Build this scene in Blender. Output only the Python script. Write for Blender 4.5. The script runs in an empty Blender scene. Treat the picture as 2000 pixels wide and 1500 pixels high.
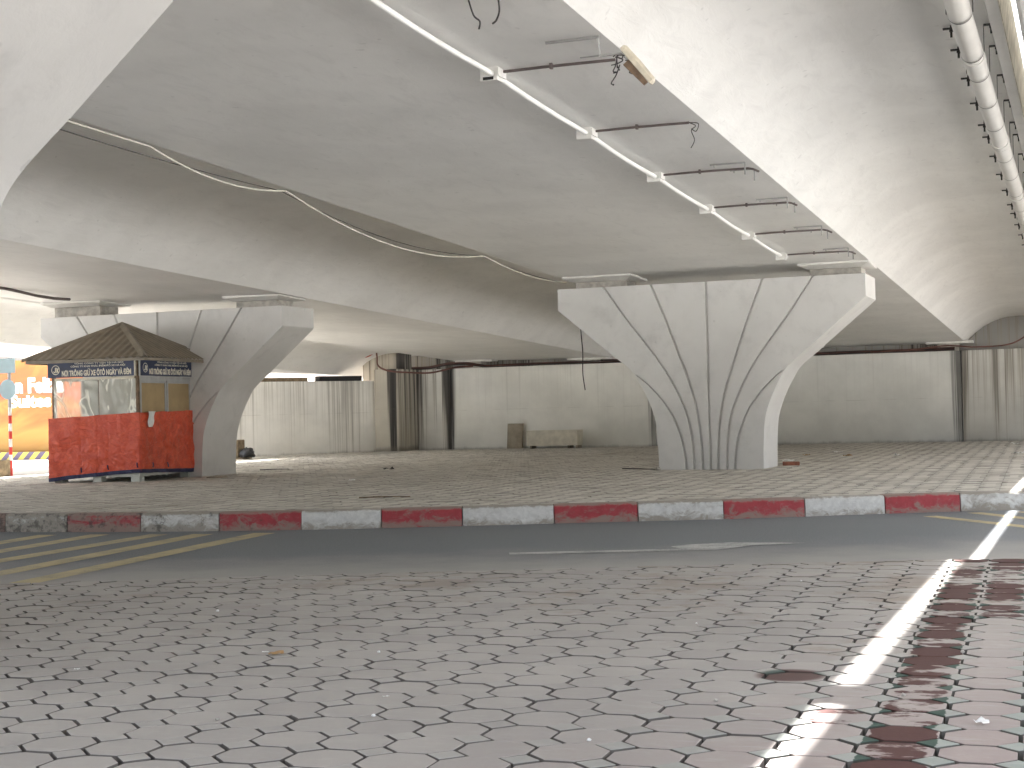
import bpy, bmesh, math, random
from mathutils import Vector, Matrix, noise as mnoise
random.seed(7)
SC = bpy.context.scene
COL = SC.collection
R = math.radians

# ---------------------------------------------------------------- camera
YAW, PITCH, ROLL = R(20.8), math.atan(52/3004), R(1.43)
F_ = Vector((-math.sin(YAW)*math.cos(PITCH), math.cos(YAW)*math.cos(PITCH), math.sin(PITCH)))
R0 = Vector((math.cos(YAW), math.sin(YAW), 0)); U0 = R0.cross(F_)
RR = R0*math.cos(ROLL) - U0*math.sin(ROLL); UU = U0*math.cos(ROLL) + R0*math.sin(ROLL)
cd = bpy.data.cameras.new('camera'); cam = bpy.data.objects.new('camera', cd); COL.objects.link(cam)
cd.sensor_width = 36; cd.lens = 3004/2000*36; cd.clip_start = .05; cd.clip_end = 3000
m3 = Matrix((RR, UU, -F_)).transposed()
cam.matrix_world = Matrix.Translation((0, 0, 1.40)) @ m3.to_4x4()
SC.camera = cam

# ---------------------------------------------------------------- sky, sun, exposure
SUN_EL = R(66); SUN_SIDE = .071            # sun ahead along the decks, leaning a touch to the right
S = Vector((SUN_SIDE*math.sin(SUN_EL), math.cos(SUN_EL), math.sin(SUN_EL))).normalized()
w = bpy.data.worlds.new('World'); SC.world = w; w.use_nodes = True
nt = w.node_tree; bg = nt.nodes['Background']
sky = nt.nodes.new('ShaderNodeTexSky'); sky.sky_type = 'NISHITA'; sky.sun_disc = False
sky.sun_elevation = math.asin(S.z); sky.sun_rotation = math.atan2(S.x, S.y)
sky.air_density = .8; sky.dust_density = 7.0; sky.ozone_density = .6
hs = nt.nodes.new('ShaderNodeHueSaturation'); hs.inputs['Saturation'].default_value = .45      # hazy sky
nt.links.new(sky.outputs[0], hs.inputs['Color']); nt.links.new(hs.outputs[0], bg.inputs[0]); bg.inputs[1].default_value = .15
sl = bpy.data.lights.new('sun', 'SUN'); sl.energy = 4.5; sl.angle = R(.8); sl.color = (1, .985, .965)
so = bpy.data.objects.new('sun', sl); COL.objects.link(so)
so.rotation_euler = (-S).to_track_quat('-Z', 'Y').to_euler()
SC.view_settings.view_transform = 'Standard'; SC.view_settings.look = 'None'
SC.view_settings.exposure = 2.85; SC.view_settings.gamma = 1
try:
    SC.cycles.max_bounces = 14; SC.cycles.diffuse_bounces = 10; SC.cycles.transparent_max_bounces = 16
    SC.cycles.sample_clamp_indirect = 8
except Exception: pass

# ---------------------------------------------------------------- materials
def new_mat(name):
    m = bpy.data.materials.new(name); m.use_nodes = True
    return m, m.node_tree, m.node_tree.nodes['Principled BSDF']
def nd(t, kind, ins=None, **props):
    n = t.nodes.new('ShaderNode'+kind)
    for k, v in props.items(): setattr(n, k, v)
    for k, v in (ins or {}).items():
        s = n.inputs[k]
        if hasattr(v, 'is_linked'): t.links.new(v, s)
        else: s.default_value = v
    return n
def c4(c): return (c[0], c[1], c[2], 1)
def math_(t, op, a, b=None, clamp=False):
    n = nd(t, 'Math', operation=op, use_clamp=clamp)
    for i, v in enumerate((a, b)):
        if v is None: continue
        if hasattr(v, 'is_linked'): t.links.new(v, n.inputs[i])
        else: n.inputs[i].default_value = v
    return n.outputs[0]
def mix(t, fac, a, b):
    n = nd(t, 'Mix', data_type='RGBA')
    for s, v in ((n.inputs[0], fac), (n.inputs[6], a), (n.inputs[7], b)):
        if hasattr(v, 'is_linked'): t.links.new(v, s)
        else: s.default_value = v if not isinstance(v, (tuple, list)) else c4(v)
    return n.outputs[2]
def ramp(t, v, lo, hi):
    n = nd(t, 'MapRange', {0: v, 1: lo, 2: hi, 3: 0., 4: 1.}); n.interpolation_type = 'SMOOTHSTEP'
    return n.outputs[0]
def pos(t, scale=(1, 1, 1), obj=False):
    if obj: o = nd(t, 'TexCoord').outputs['Object']
    else: o = nd(t, 'NewGeometry').outputs['Position']
    return nd(t, 'Mapping', {'Vector': o, 'Scale': scale}).outputs[0]
def noise(t, scale=1., detail=4., rough=.55, sc=(1, 1, 1), obj=False, dist=0.):
    return nd(t, 'TexNoise', {'Vector': pos(t, sc, obj), 'Scale': scale, 'Detail': detail, 'Roughness': rough, 'Distortion': dist}).outputs[0]
def bump(t, bs, h, strength=.3, dist=.01):
    n = nd(t, 'Bump', {'Strength': strength, 'Distance': dist, 'Height': h}); t.links.new(n.outputs[0], bs.inputs['Normal'])
def plain(name, c, rough=.6, var=.12, scale=6., bstr=.15, metal=0., bdist=.004):
    m, t, b = new_mat(name)
    n = noise(t, scale, 5)
    dk = tuple(x*(1-var) for x in c); lt = tuple(min(1, x*(1+var)) for x in c)
    t.links.new(mix(t, ramp(t, n, .3, .7), dk, lt), b.inputs['Base Color'])
    b.inputs['Roughness'].default_value = rough; b.inputs['Metallic'].default_value = metal
    if bstr: bump(t, b, noise(t, scale*6, 4), bstr, bdist)
    return m
def concrete(name, c, streak=0., var=.05, bstr=.35, grain=(1, 1, 1), dirt=.0):
    """painted in-situ concrete: soft patches, trowel marks, pin holes"""
    m, t, b = new_mat(name)
    big = noise(t, .55, 5, .6); mid = noise(t, 3.2, 6, .65, grain, dist=.6); fine = noise(t, 45, 3, .6)
    col = mix(t, ramp(t, big, .32, .68), tuple(x*(1-var) for x in c), tuple(x*(1+var) for x in c))
    col = mix(t, math_(t, 'MULTIPLY', ramp(t, mid, .48, .72), .30), col, tuple(x*.8 for x in c))
    spots = ramp(t, noise(t, 9, 2, .4), .70, .78)
    col = mix(t, math_(t, 'MULTIPLY', spots, .35), col, tuple(x*.62 for x in c))
    if dirt:
        dn = ramp(t, noise(t, 1.6, 6, .7), .52, .72)
        col = mix(t, math_(t, 'MULTIPLY', dn, dirt), col, tuple(x*.55 for x in c))
    t.links.new(col, b.inputs['Base Color']); b.inputs['Roughness'].default_value = .62
    h = math_(t, 'ADD', math_(t, 'MULTIPLY', mid, 1.), math_(t, 'MULTIPLY', fine, .12))
    bump(t, b, h, bstr*.9, .022)
    return m
def stained(name, c, joints=(), amount=.5, drip=.5, top=2.9):
    """white-washed wall with rain streaks; joints = [(local x, half width, strength)]"""
    m, t, b = new_mat(name)
    P = nd(t, 'TexCoord').outputs['Object']; sx = nd(t, 'SeparateXYZ', {0: P})
    X, Z = sx.outputs[0], sx.outputs[2]
    big = noise(t, .7, 5, .6, obj=True)
    col = mix(t, ramp(t, big, .3, .7), tuple(x*.9 for x in c), tuple(min(1, x*1.06) for x in c))
    s1 = noise(t, 1., 3, .6, (9, 9, .10), True); s2 = noise(t, 1., 4, .65, (26, 26, .22), True)
    lng = noise(t, 1., 3, .5, (3.2, 3.2, .5), True)
    streaks = math_(t, 'ADD', math_(t, 'MULTIPLY', s1, .6), math_(t, 'MULTIPLY', s2, .4))
    zf = math_(t, 'MULTIPLY', ramp(t, Z, -.4, top), .12)
    jn = None
    for (jx, hw, st) in joints:
        d = math_(t, 'ABSOLUTE', math_(t, 'SUBTRACT', X, jx))
        f = math_(t, 'MULTIPLY', math_(t, 'SUBTRACT', 1., ramp(t, d, 0., hw)), st)
        jn = f if jn is None else math_(t, 'MAXIMUM', jn, f)
    v = math_(t, 'ADD', streaks, zf)
    if jn is not None: v = math_(t, 'ADD', v, math_(t, 'MULTIPLY', jn, .22))
    f1 = math_(t, 'MULTIPLY', ramp(t, v, .56, .72), amount)
    col = mix(t, f1, col, (.36, .33, .275))
    f2 = math_(t, 'MULTIPLY', ramp(t, math_(t, 'ADD', v, math_(t, 'MULTIPLY', lng, .12)), .70, .86), math_(t, 'MAXIMUM', math_(t, 'MULTIPLY', jn, .85, True), drip) if jn is not None else drip)
    col = mix(t, f2, col, (.035, .032, .03))
    # faint shuttering lines and grime at the foot
    wv = math_(t, 'ABSOLUTE', math_(t, 'SUBTRACT', math_(t, 'ADD', Z, math_(t, 'MULTIPLY', big, .05)), 1.48))
    ln = math_(t, 'MULTIPLY', math_(t, 'SUBTRACT', 1., ramp(t, wv, .0, .02)), math_(t, 'MULTIPLY', ramp(t, noise(t, 1.3, 3, .6, obj=True), .45, .6), .22))
    col = mix(t, ln, col, (.22, .2, .17))
    ft = math_(t, 'MULTIPLY', math_(t, 'SUBTRACT', 1., ramp(t, math_(t, 'SUBTRACT', Z, math_(t, 'MULTIPLY', math_(t, 'ADD', math_(t, 'MULTIPLY', s2, .10), math_(t, 'MULTIPLY', lng, .16)), 1.)), -.06, .10)), .6)
    col = mix(t, ft, col, (.13, .12, .10))
    t.links.new(col, b.inputs['Base Color']); b.inputs['Roughness'].default_value = .75
    bump(t, b, noise(t, 6, 6, .65, obj=True), .3, .02)
    return m

M = {}
M['soffit'] = concrete('painted soffit concrete', (.80, .795, .775), grain=(1.8, .5, 1.8))
M['pier'] = concrete('painted pier concrete', (.60, .595, .575), var=.06, bstr=.3, dirt=.22)
M['grout'] = plain('bearing concrete', (.42, .40, .36), .8, .2, 8)
M['grout2'] = plain('stained edge concrete', (.52, .49, .41), .8, .2, 5)
M['plate'] = plain('white bearing plate', (.68, .67, .64), .5, .06, 5)
M['pvc'] = plain('grey white pipe', (.72, .71, .68), .35, .04, 3, .03)
M['pvcw'] = plain('white conduit', (.86, .86, .84), .35, .03, 3, .02)
M['black'] = plain('black iron', (.02, .019, .018), .5, .3, 9)
M['brownpipe'] = plain('brown conduit', (.13, .105, .10), .5, .2, 6)
M['greymetal'] = plain('dull galvanised metal', (.36, .36, .35), .45, .12, 7, .1, .5)
M['cable'] = plain('off white cable', (.55, .54, .47), .5, .1, 4, 0)
M['darkcable'] = plain('dark cable', (.035, .03, .03), .55, .2, 4, 0)
M['redcable'] = plain('rust red cable', (.13, .055, .042), .6, .35, 2, 0)
M['redhose'] = plain('red hose', (.42, .07, .045), .5, .1, 3, 0)
M['lamp'] = plain('faded lamp housing', (.58, .53, .42), .5, .15, 9)
M['aluminium'] = plain('dull aluminium', (.42, .43, .43), .45, .08, 6, .05, .4)
M['rust'] = plain('rusty brown frame', (.20, .135, .085), .7, .35, 14, .2)
M['tan'] = plain('tan board', (.36, .265, .135), .6, .10, 3, .08)
M['creamframe'] = plain('cream rail', (.62, .58, .47), .5, .1, 6)
M['whiteboard'] = plain('pale board', (.62, .64, .58), .6, .08, 3)
M['navy'] = plain('navy sign board', (.016, .028, .075), .45, .2, 4, .05)
M['letter'] = plain('cream lettering', (.78, .74, .62), .6, .1, 20, 0)
M['whiteletter'] = plain('white lettering', (.85, .85, .83), .6, .03, 4, 0)
M['roof'] = plain('brown corrugated sheet', (.19, .155, .11), .5, .18, 5, .12)
M['roofcap'] = plain('brown ridge cap', (.21, .18, .135), .5, .15, 5, .1)
M['paper'] = plain('white paper', (.80, .80, .78), .7, .06, 12, .1)
M['hem'] = plain('navy hem', (.03, .035, .085), .75, .25, 9)
M['wood'] = plain('weathered wood', (.20, .15, .09), .8, .35, 9, .3)
M['bag'] = plain('black bin bag', (.012, .012, .013), .35, .3, 9, .5, 0, .03)
M['stone'] = plain('dull plaster board', (.29, .255, .20), .85, .15, 5, .2)
M['trough'] = plain('pale plaster trough', (.62, .585, .49), .85, .12, 4, .2)
M['dark'] = plain('dark void', (.02, .02, .02), .9, .2, 5, 0)
M['signblue'] = plain('pale blue sign', (.36, .50, .56), .5, .06, 5, 0)
M['polegrey'] = plain('grey pole', (.42, .43, .46), .5, .06, 5, 0)
M['red'] = plain('red paint', (.60, .05, .04), .5, .1, 6, 0)
M['white'] = plain('white paint', (.80, .80, .78), .55, .05, 6, 0)
M['leaf'] = plain('dry leaf', (.34, .21, .09), .8, .3, 12)
M['pebble'] = plain('grey pebble', (.42, .40, .36), .85, .3, 20)
M['brick'] = plain('broken brick', (.30, .12, .08), .9, .2, 12, .3)

def m_asphalt():
    m, t, b = new_mat('asphalt')
    g = noise(t, 70, 5, .8); big = noise(t, .8, 5, .6, (.6, 1, 1)); sp = ramp(t, noise(t, 38, 3, .6), .60, .68)
    P = nd(t, 'SeparateXYZ', {0: nd(t, 'NewGeometry').outputs['Position']})
    col = mix(t, ramp(t, g, .36, .64), (.085, .094, .103), (.245, .258, .268))
    col = mix(t, math_(t, 'MULTIPLY', sp, .5), col, (.36, .35, .33))
    col = mix(t, math_(t, 'MULTIPLY', ramp(t, big, .35, .7), .35), col, (.155, .165, .176))
    # dust gathered along the near edge and the far gutter
    e = math_(t, 'SUBTRACT', math_(t, 'ADD', 12.40, math_(t, 'MULTIPLY', P.outputs[0], .385)), P.outputs[1])
    e = math_(t, 'ADD', e, math_(t, 'MULTIPLY', math_(t, 'SUBTRACT', noise(t, 1.2, 5, .65), .5), 2.4))
    col = mix(t, math_(t, 'MULTIPLY', ramp(t, e, -4.7, -1.9), .85), col, (.35, .338, .31))
    t.links.new(col, b.inputs['Base Color']); b.inputs['Roughness'].default_value = .8
    bump(t, b, g, .55, .006)
    return m
M['asphalt'] = m_asphalt()
def m_paint(name, c, wear_lo, wear_hi, under=(.13, .13, .125)):
    m, t, b = new_mat(name)
    n = math_(t, 'ADD', math_(t, 'MULTIPLY', noise(t, 2.2, 6, .7), .6), math_(t, 'MULTIPLY', noise(t, 60, 3, .7), .4))
    t.links.new(mix(t, ramp(t, n, wear_lo, wear_hi), c, under), b.inputs['Base Color']); b.inputs['Roughness'].default_value = .75
    return m
M['yellowline'] = m_paint('worn yellow road paint', (.46, .385, .215), .44, .70, (.19, .185, .17))
M['whiteline'] = m_paint('worn white road paint', (.50, .50, .48), .42, .62, (.19, .19, .185))
def m_kerb(name, c, under):
    m, t, b = new_mat(name)
    P = nd(t, 'SeparateXYZ', {0: nd(t, 'NewGeometry').outputs['Position']})
    rnd = nd(t, 'ObjectInfo').outputs['Random']
    n = noise(t, 5, 8, .75, (1, 1, 1.6), dist=.8); n2 = noise(t, 14, 5, .7)
    low = math_(t, 'MULTIPLY', math_(t, 'SUBTRACT', 1., ramp(t, P.outputs[2], .0, .14)), .20)
    lft = math_(t, 'MULTIPLY', math_(t, 'SUBTRACT', 1., ramp(t, P.outputs[0], -13., -7.5)), .20)
    top = math_(t, 'MULTIPLY', ramp(t, P.outputs[2], .19, .235), .26)
    v = math_(t, 'ADD', math_(t, 'ADD', n, low), math_(t, 'ADD', lft, top))
    v = math_(t, 'ADD', v, math_(t, 'MULTIPLY', math_(t, 'SUBTRACT', rnd, .5), .10))
    col = mix(t, ramp(t, n2, .35, .7), tuple(x*.82 for x in c), c)
    col = mix(t, math_(t, 'MULTIPLY', ramp(t, v, .53, .74), .92), col, under)
    col = mix(t, math_(t, 'MULTIPLY', ramp(t, math_(t, 'ADD', noise(t, 9, 6, .7), lft), .66, .8), .7), col, (.055, .05, .045))
    t.links.new(col, b.inputs['Base Color']); b.inputs['Roughness'].default_value = .7
    bump(t, b, n, .5, .02)
    return m
M['kerbred'] = m_kerb('red kerb paint', (.40, .05, .06), (.27, .21, .175))
M['kerbwhite'] = m_kerb('white kerb paint', (.68, .68, .65), (.30, .27, .225))
def m_paver(name, near):
    m, t, b = new_mat(name)
    at = nd(t, 'Attribute', attribute_name='pv'); a = nd(t, 'SeparateColor', {0: at.outputs['Color']})
    SQ, RN, R2 = a.outputs[0], a.outputs[1], a.outputs[2]
    P = nd(t, 'SeparateXYZ', {0: nd(t, 'NewGeometry').outputs['Position']})
    X, Y = P.outputs[0], P.outputs[1]
    fine = noise(t, 60, 4, .7); mid = noise(t, 7, 5, .65, dist=.5); big = noise(t, .9, 5, .6)
    if near:
        clean = mix(t, SQ, mix(t, RN, (.265, .20, .19), (.33, .265, .255)), mix(t, RN, (.19, .25, .225), (.26, .325, .295)))
        dustc = mix(t, ramp(t, big, .3, .7), (.335, .318, .29), (.395, .375, .342))
        dustc = mix(t, math_(t, 'MULTIPLY', RN, .35), dustc, (.305, .295, .275))
        d = math_(t, 'ADD', math_(t, 'MULTIPLY', X, -.42), math_(t, 'ADD', math_(t, 'MULTIPLY', Y, .17), -1.02))
        d = math_(t, 'ADD', d, math_(t, 'MULTIPLY', math_(t, 'SUBTRACT', mid, .5), .7))
        dust = math_(t, 'ADD', math_(t, 'MULTIPLY', ramp(t, d, -.35, .95), .80), .16)
        col = mix(t, dust, clean, dustc)
        sk = noise(t, 5, 5, .7, (1., 3.2, 1), dist=.4)
        col = mix(t, math_(t, 'MULTIPLY', ramp(t, sk, .50, .72), .32), col, (.44, .425, .40))
        col = mix(t, math_(t, 'MULTIPLY', ramp(t, RN, .62, 1.), .22), col, (.25, .225, .21))
        # soil washed over the stones beside the road
        so_ = math_(t, 'MULTIPLY', ramp(t, math_(t, 'ADD', noise(t, 1.3, 6, .7), math_(t, 'MULTIPLY', Y, .03)), .78, .95), .6)
        col = mix(t, so_, col, (.25, .205, .16))
        # water spilt along the right hand courses
        def col_(x6, sl_, hw):
            return math_(t, 'SUBTRACT', 1., ramp(t, math_(t, 'ABSOLUTE', math_(t, 'SUBTRACT', X, math_(t, 'ADD', x6, math_(t, 'MULTIPLY', math_(t, 'SUBTRACT', Y, 6.), sl_)))), hw*.6, hw*1.25))
        xb = math_(t, 'MAXIMUM', col_(-.70, -.035, .15), math_(t, 'MULTIPLY', col_(-.43, -.035, .15), ramp(t, Y, 7.5, 9.5)))
        xb = math_(t, 'MAXIMUM', xb, math_(t, 'MULTIPLY', col_(-.97, -.035, .13), .55))
        wv = math_(t, 'ADD', math_(t, 'MULTIPLY', xb, .60), math_(t, 'ADD', math_(t, 'MULTIPLY', RN, .30), math_(t, 'MULTIPLY', noise(t, 4.2, 5, .65, (1, 1.7, 1)), .60)))
        dx = math_(t, 'POWER', math_(t, 'SUBTRACT', X, -1.30), 2.); dy = math_(t, 'POWER', math_(t, 'SUBTRACT', Y, 6.80), 2.)
        one = math_(t, 'SUBTRACT', 1., ramp(t, math_(t, 'ADD', dx, dy), .014, .03))
        wet = math_(t, 'MAXIMUM', ramp(t, wv, .93, .98), math_(t, 'MULTIPLY', one, .9))
        wetc = mix(t, SQ, (.060, .016, .013), (.022, .058, .043))
        col = mix(t, math_(t, 'MULTIPLY', wet, .95), col, wetc)
        rough = math_(t, 'SUBTRACT', .80, math_(t, 'MULTIPLY', wet, .12))
        t.links.new(math_(t, 'SUBTRACT', .5, math_(t, 'MULTIPLY', wet, .25)), b.inputs['Specular IOR Level'])
        t.links.new(rough, b.inputs['Roughness'])
    else:
        c1 = mix(t, RN, (.49, .46, .40), (.62, .59, .525))
        c1 = mix(t, math_(t, 'MULTIPLY', SQ, .4), c1, (.22, .215, .19))
        col = mix(t, math_(t, 'MULTIPLY', ramp(t, noise(t, .35, 6, .65, (1, .6, 1)), .5, .72), .55), c1, (.31, .275, .22))
        col = mix(t, math_(t, 'MULTIPLY', ramp(t, mid, .55, .75), .4), col, (.33, .30, .26))
        b.inputs['Roughness'].default_value = .85
    col = mix(t, math_(t, 'MULTIPLY', ramp(t, fine, .55, .8), .25), col, (.16, .145, .13))
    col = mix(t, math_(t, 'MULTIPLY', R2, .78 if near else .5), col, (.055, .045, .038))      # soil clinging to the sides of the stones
    t.links.new(col, b.inputs['Base Color'])
    bump(t, b, math_(t, 'ADD', math_(t, 'MULTIPLY', fine, .35), mid), .3, .006)
    return m
M['paver'] = m_paver('octagon paver', True); M['paverfar'] = m_paver('dusty paver', False)
M['joint'] = plain('joint sand', (.045, .038, .032), .95, .4, 12, .4)
M['jointfar'] = plain('joint soil', (.085, .07, .055), .95, .4, 8, .4)
M['forecourt'] = plain('sunlit concrete ground', (.56, .54, .50), .9, .12, 2, .2)  # pale colour stands in for sunlight where the low deck shades it
M['earth'] = plain('street ground', (.53, .53, .515), .9, .2, 1, .2)
def m_tarp():
    m, t, b = new_mat('orange red tarpaulin')
    n = noise(t, 4, 6, .65, dist=1.2); f = noise(t, 120, 2, .5)
    col = mix(t, ramp(t, n, .35, .7), (.56, .068, .027), (.68, .105, .043))
    t.links.new(col, b.inputs['Base Color']); b.inputs['Roughness'].default_value = .42
    r1 = math_(t, 'ABSOLUTE', math_(t, 'SUBTRACT', noise(t, 3.6, 3, .55, (1, 1, 1.7), dist=.7), .5)); r2 = math_(t, 'ABSOLUTE', math_(t, 'SUBTRACT', noise(t, 9, 3, .6, (1.5, 1.5, 1), dist=.5), .5))
    h = math_(t, 'ADD', math_(t, 'MULTIPLY', math_(t, 'MINIMUM', r1, .12), 2.), math_(t, 'MULTIPLY', math_(t, 'MINIMUM', r2, .1), .35))
    bump(t, b, math_(t, 'ADD', h, math_(t, 'MULTIPLY', f, .03)), .55, .06)
    crease_shade = math_(t, 'MULTIPLY', math_(t, 'SUBTRACT', 1., ramp(t, r1, .0, .022)), .28)  # shade of the creases put into the colour, the bump being faint
    t.links.new(mix(t, crease_shade, col, (.24, .03, .014)), b.inputs['Base Color'])
    return m
M['tarp'] = m_tarp()
def m_plastic():
    m, t, b = new_mat('clear plastic sheet')
    b.inputs['Base Color'].default_value = (.80, .80, .70, 1); b.inputs['Roughness'].default_value = .12
    tr = nd(t, 'BsdfTransparent', {'Color': (.93, .94, .90, 1)})
    n = noise(t, 1.9, 2, .45, (1, 1, .55), dist=1.6)
    lines = math_(t, 'MULTIPLY', math_(t, 'SUBTRACT', 1., ramp(t, math_(t, 'ABSOLUTE', math_(t, 'SUBTRACT', n, .5)), .0, .035)), .55)  # highlight streaks painted in as paler, more opaque bands
    fac = math_(t, 'ADD', lines, .50)
    bump(t, b, n, .35, .12)
    mx = nd(t, 'MixShader', {0: fac, 1: tr.outputs[0], 2: b.outputs[0]})
    t.links.new(mx.outputs[0], t.nodes['Material Output'].inputs[0])
    return m
M['plastic'] = m_plastic()
def m_poster():
    m, t, b = new_mat('orange printed hoarding')
    Z = nd(t, 'SeparateXYZ', {0: nd(t, 'TexCoord').outputs['Object']}).outputs[2]
    wv = noise(t, .55, 3, .5, (.8, .8, 2.2), True, 1.5)
    v = math_(t, 'ADD', Z, math_(t, 'MULTIPLY', math_(t, 'SUBTRACT', wv, .5), 2.2))
    n = nd(t, 'ValToRGB', {0: math_(t, 'DIVIDE', v, 3.4)}); cr = n.color_ramp
    for i, (p_, c) in enumerate(((.0, (.31, .15, .022)), (.22, (.35, .19, .035)), (.40, (.32, .09, .014)), (.48, (.34, .155, .03)), (.62, (.33, .07, .028)), (.85, (.34, .10, .024)), (1., (.35, .17, .035)))):
        e = cr.elements[i] if i < 2 else cr.elements.new(p_)
        e.position = p_; e.color = c4(c)
    t.links.new(n.outputs[0], b.inputs['Base Color']); b.inputs['Roughness'].default_value = .5
    return m
M['poster'] = m_poster()
def m_chevron():
    m, t, b = new_mat('yellow and purple stripes')
    P = nd(t, 'SeparateXYZ', {0: nd(t, 'TexCoord').outputs['Object']})
    f = math_(t, 'FRACT', math_(t, 'DIVIDE', math_(t, 'SUBTRACT', P.outputs[0], P.outputs[2]), .46))
    t.links.new(mix(t, ramp(t, f, .49, .51), (.62, .52, .10), (.13, .10, .16)), b.inputs['Base Color'])
    return m
M['chevron'] = m_chevron()

# ---------------------------------------------------------------- building helpers
def wl(o):
    v = Vector((0, 0, 0))
    while o is not None: v += o.location; o = o.parent
    return v
class MB:
    def __init__(s): s.v = []; s.f = []; s.m = []
    def add(s, vs, fs, mi=0):
        k = len(s.v); s.v += [tuple(p) for p in vs]; s.f += [tuple(i+k for i in f) for f in fs]; s.m += [mi]*len(fs)
    def box(s, a, b, mi=0, bev=0.):
        (x0, y0, z0), (x1, y1, z1) = [tuple(min(p, q) for p, q in zip(a, b)), tuple(max(p, q) for p, q in zip(a, b))]
        if bev <= 0:
            vs = [(x, y, z) for z in (z0, z1) for y in (y0, y1) for x in (x0, x1)]
            s.add(vs, [(0, 2, 3, 1), (4, 5, 7, 6), (0, 1, 5, 4), (2, 6, 7, 3), (0, 4, 6, 2), (1, 3, 7, 5)], mi)
        else:
            bm = bmesh.new(); bmesh.ops.create_cube(bm, size=1)
            for v in bm.verts: v.co = ((v.co.x+.5)*(x1-x0)+x0, (v.co.y+.5)*(y1-y0)+y0, (v.co.z+.5)*(z1-z0)+z0)
            bmesh.ops.bevel(bm, geom=bm.edges[:], offset=bev, segments=2, affect='EDGES', profile=.5)
            bm.verts.index_update(); s.add([v.co[:] for v in bm.verts], [[v.index for v in f.verts] for f in bm.faces], mi); bm.free()
    def tube(s, path, r, n=8, mi=0, caps=True):
        P = [Vector(p) for p in path]; k0 = len(s.v); up = None
        for i, p in enumerate(P):
            d = (P[min(i+1, len(P)-1)]-P[max(i-1, 0)]).normalized()
            if up is None: up = Vector((0, 0, 1)) if abs(d.z) < .9 else Vector((1, 0, 0))
            a = d.cross(up).normalized(); b_ = a.cross(d).normalized(); up = b_
            rr = r[i] if isinstance(r, (list, tuple)) else r
            for k in range(n):
                t = 2*math.pi*k/n; s.v.append(tuple(p+a*math.cos(t)*rr+b_*math.sin(t)*rr))
        for i in range(len(P)-1):
            for k in range(n):
                s.f.append((k0+i*n+k, k0+i*n+(k+1) % n, k0+(i+1)*n+(k+1) % n, k0+(i+1)*n+k)); s.m.append(mi)
        if caps:
            s.f.append(tuple(k0+k for k in range(n))[::-1]); s.m.append(mi)
            s.f.append(tuple(k0+(len(P)-1)*n+k for k in range(n))); s.m.append(mi)
    def prism(s, poly, dz0, dz1, mi=0):
        n = len(poly); vs = [(p[0], p[1], dz0) for p in poly]+[(p[0], p[1], dz1) for p in poly]
        fs = [tuple(range(n))[::-1], tuple(range(n, 2*n))]+[(i, (i+1) % n, n+(i+1) % n, n+i) for i in range(n)]
        s.add(vs, fs, mi)
    def build(s, name, mats, parent=None, smooth=None, local=False, loc=None, rz=0.):
        me = bpy.data.meshes.new(name)
        off = Vector((0, 0, 0)) if (local or parent is None) else wl(parent)
        me.from_pydata([tuple(Vector(v)-off) for v in s.v], [], s.f)
        for m in (mats if isinstance(mats, (list, tuple)) else [mats]): me.materials.append(m)
        me.polygons.foreach_set('material_index', s.m)
        bm = bmesh.new(); bm.from_mesh(me); bmesh.ops.recalc_face_normals(bm, faces=bm.faces); bm.to_mesh(me); bm.free()
        if smooth is not None:
            me.polygons.foreach_set('use_smooth', [True]*len(me.polygons))
            me.set_sharp_from_angle(angle=R(smooth))
        me.update()
        o = bpy.data.objects.new(name, me); COL.objects.link(o)
        if parent is not None: o.parent = parent
        if loc is not None: o.location = loc
        o.rotation_euler = (0, 0, rz)
        return o
def tag(o, label=None, cat=None, group=None, kind=None):
    if label: o['label'] = label
    if cat: o['category'] = cat
    if group: o['group'] = group
    if kind: o['kind'] = kind
    return o
def empty(name, loc, label=None, cat=None, group=None, kind=None, rz=0.):
    o = bpy.data.objects.new(name, None); COL.objects.link(o); o.location = loc; o.rotation_euler = (0, 0, rz); o.empty_display_size = .2
    return tag(o, label, cat, group, kind)
def smooth_path(pts, n=8):
    P = [Vector(p) for p in pts]; out = []
    for i in range(len(P)-1):
        p0, p1, p2, p3 = P[max(i-1, 0)], P[i], P[i+1], P[min(i+2, len(P)-1)]
        for k in range(n):
            t = k/n
            out.append(.5*((2*p1)+(-p0+p2)*t+(2*p0-5*p1+4*p2-p3)*t*t+(-p0+3*p1-3*p2+p3)*t**3))
    out.append(P[-1]); return out
def interp(x, xs, ys):
    if x <= xs[0]: return ys[0]
    for i in range(len(xs)-1):
        if x <= xs[i+1]: return ys[i]+(ys[i+1]-ys[i])*(x-xs[i])/(xs[i+1]-xs[i])
    return ys[-1]
def gz(Y): return .23 if Y < 27.7 else .23-.0051*(Y-27.7)      # level of the paved island

# ---------------------------------------------------------------- ground, road, pavements
g = MB(); g.add([(-400, -300, -.03), (400, -300, -.03), (400, 500, -.03), (-400, 500, -.03)], [(0, 1, 2, 3)])
tag(g.build('ground', M['earth']), kind='structure')
def near_edge(x):
    if x < -7.7: return 9.42+.44*(x+7.7)
    return interp(x, [-7.72, -5.25, -3.08, -.906, 12], [9.42, 10.46, 11.28, 12.03, 16.2])
KX = [-40, -16, -13.2, -11.23, -9.2, -7.3, -6.27, -5.31, -4.33, -3.41, -2.5, -1.63, -.885, 2.0, 12.]
KY = [16.6, 16.22, 16.2, 16.34, 16.74, 17.42, 17.86, 18.24, 18.62, 19.08, 19.56, 19.98, 20.25, 21.5, 26.5]
kp = smooth_path([(a, b, 0) for a, b in zip(KX, KY)], 10)
KPX = [p.x for p in kp]; KPY = [p.y for p in kp]
def kerb_y(x): return interp(x, KPX, KPY)
road = MB(); xs = [-40+52*i/80 for i in range(81)]
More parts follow.
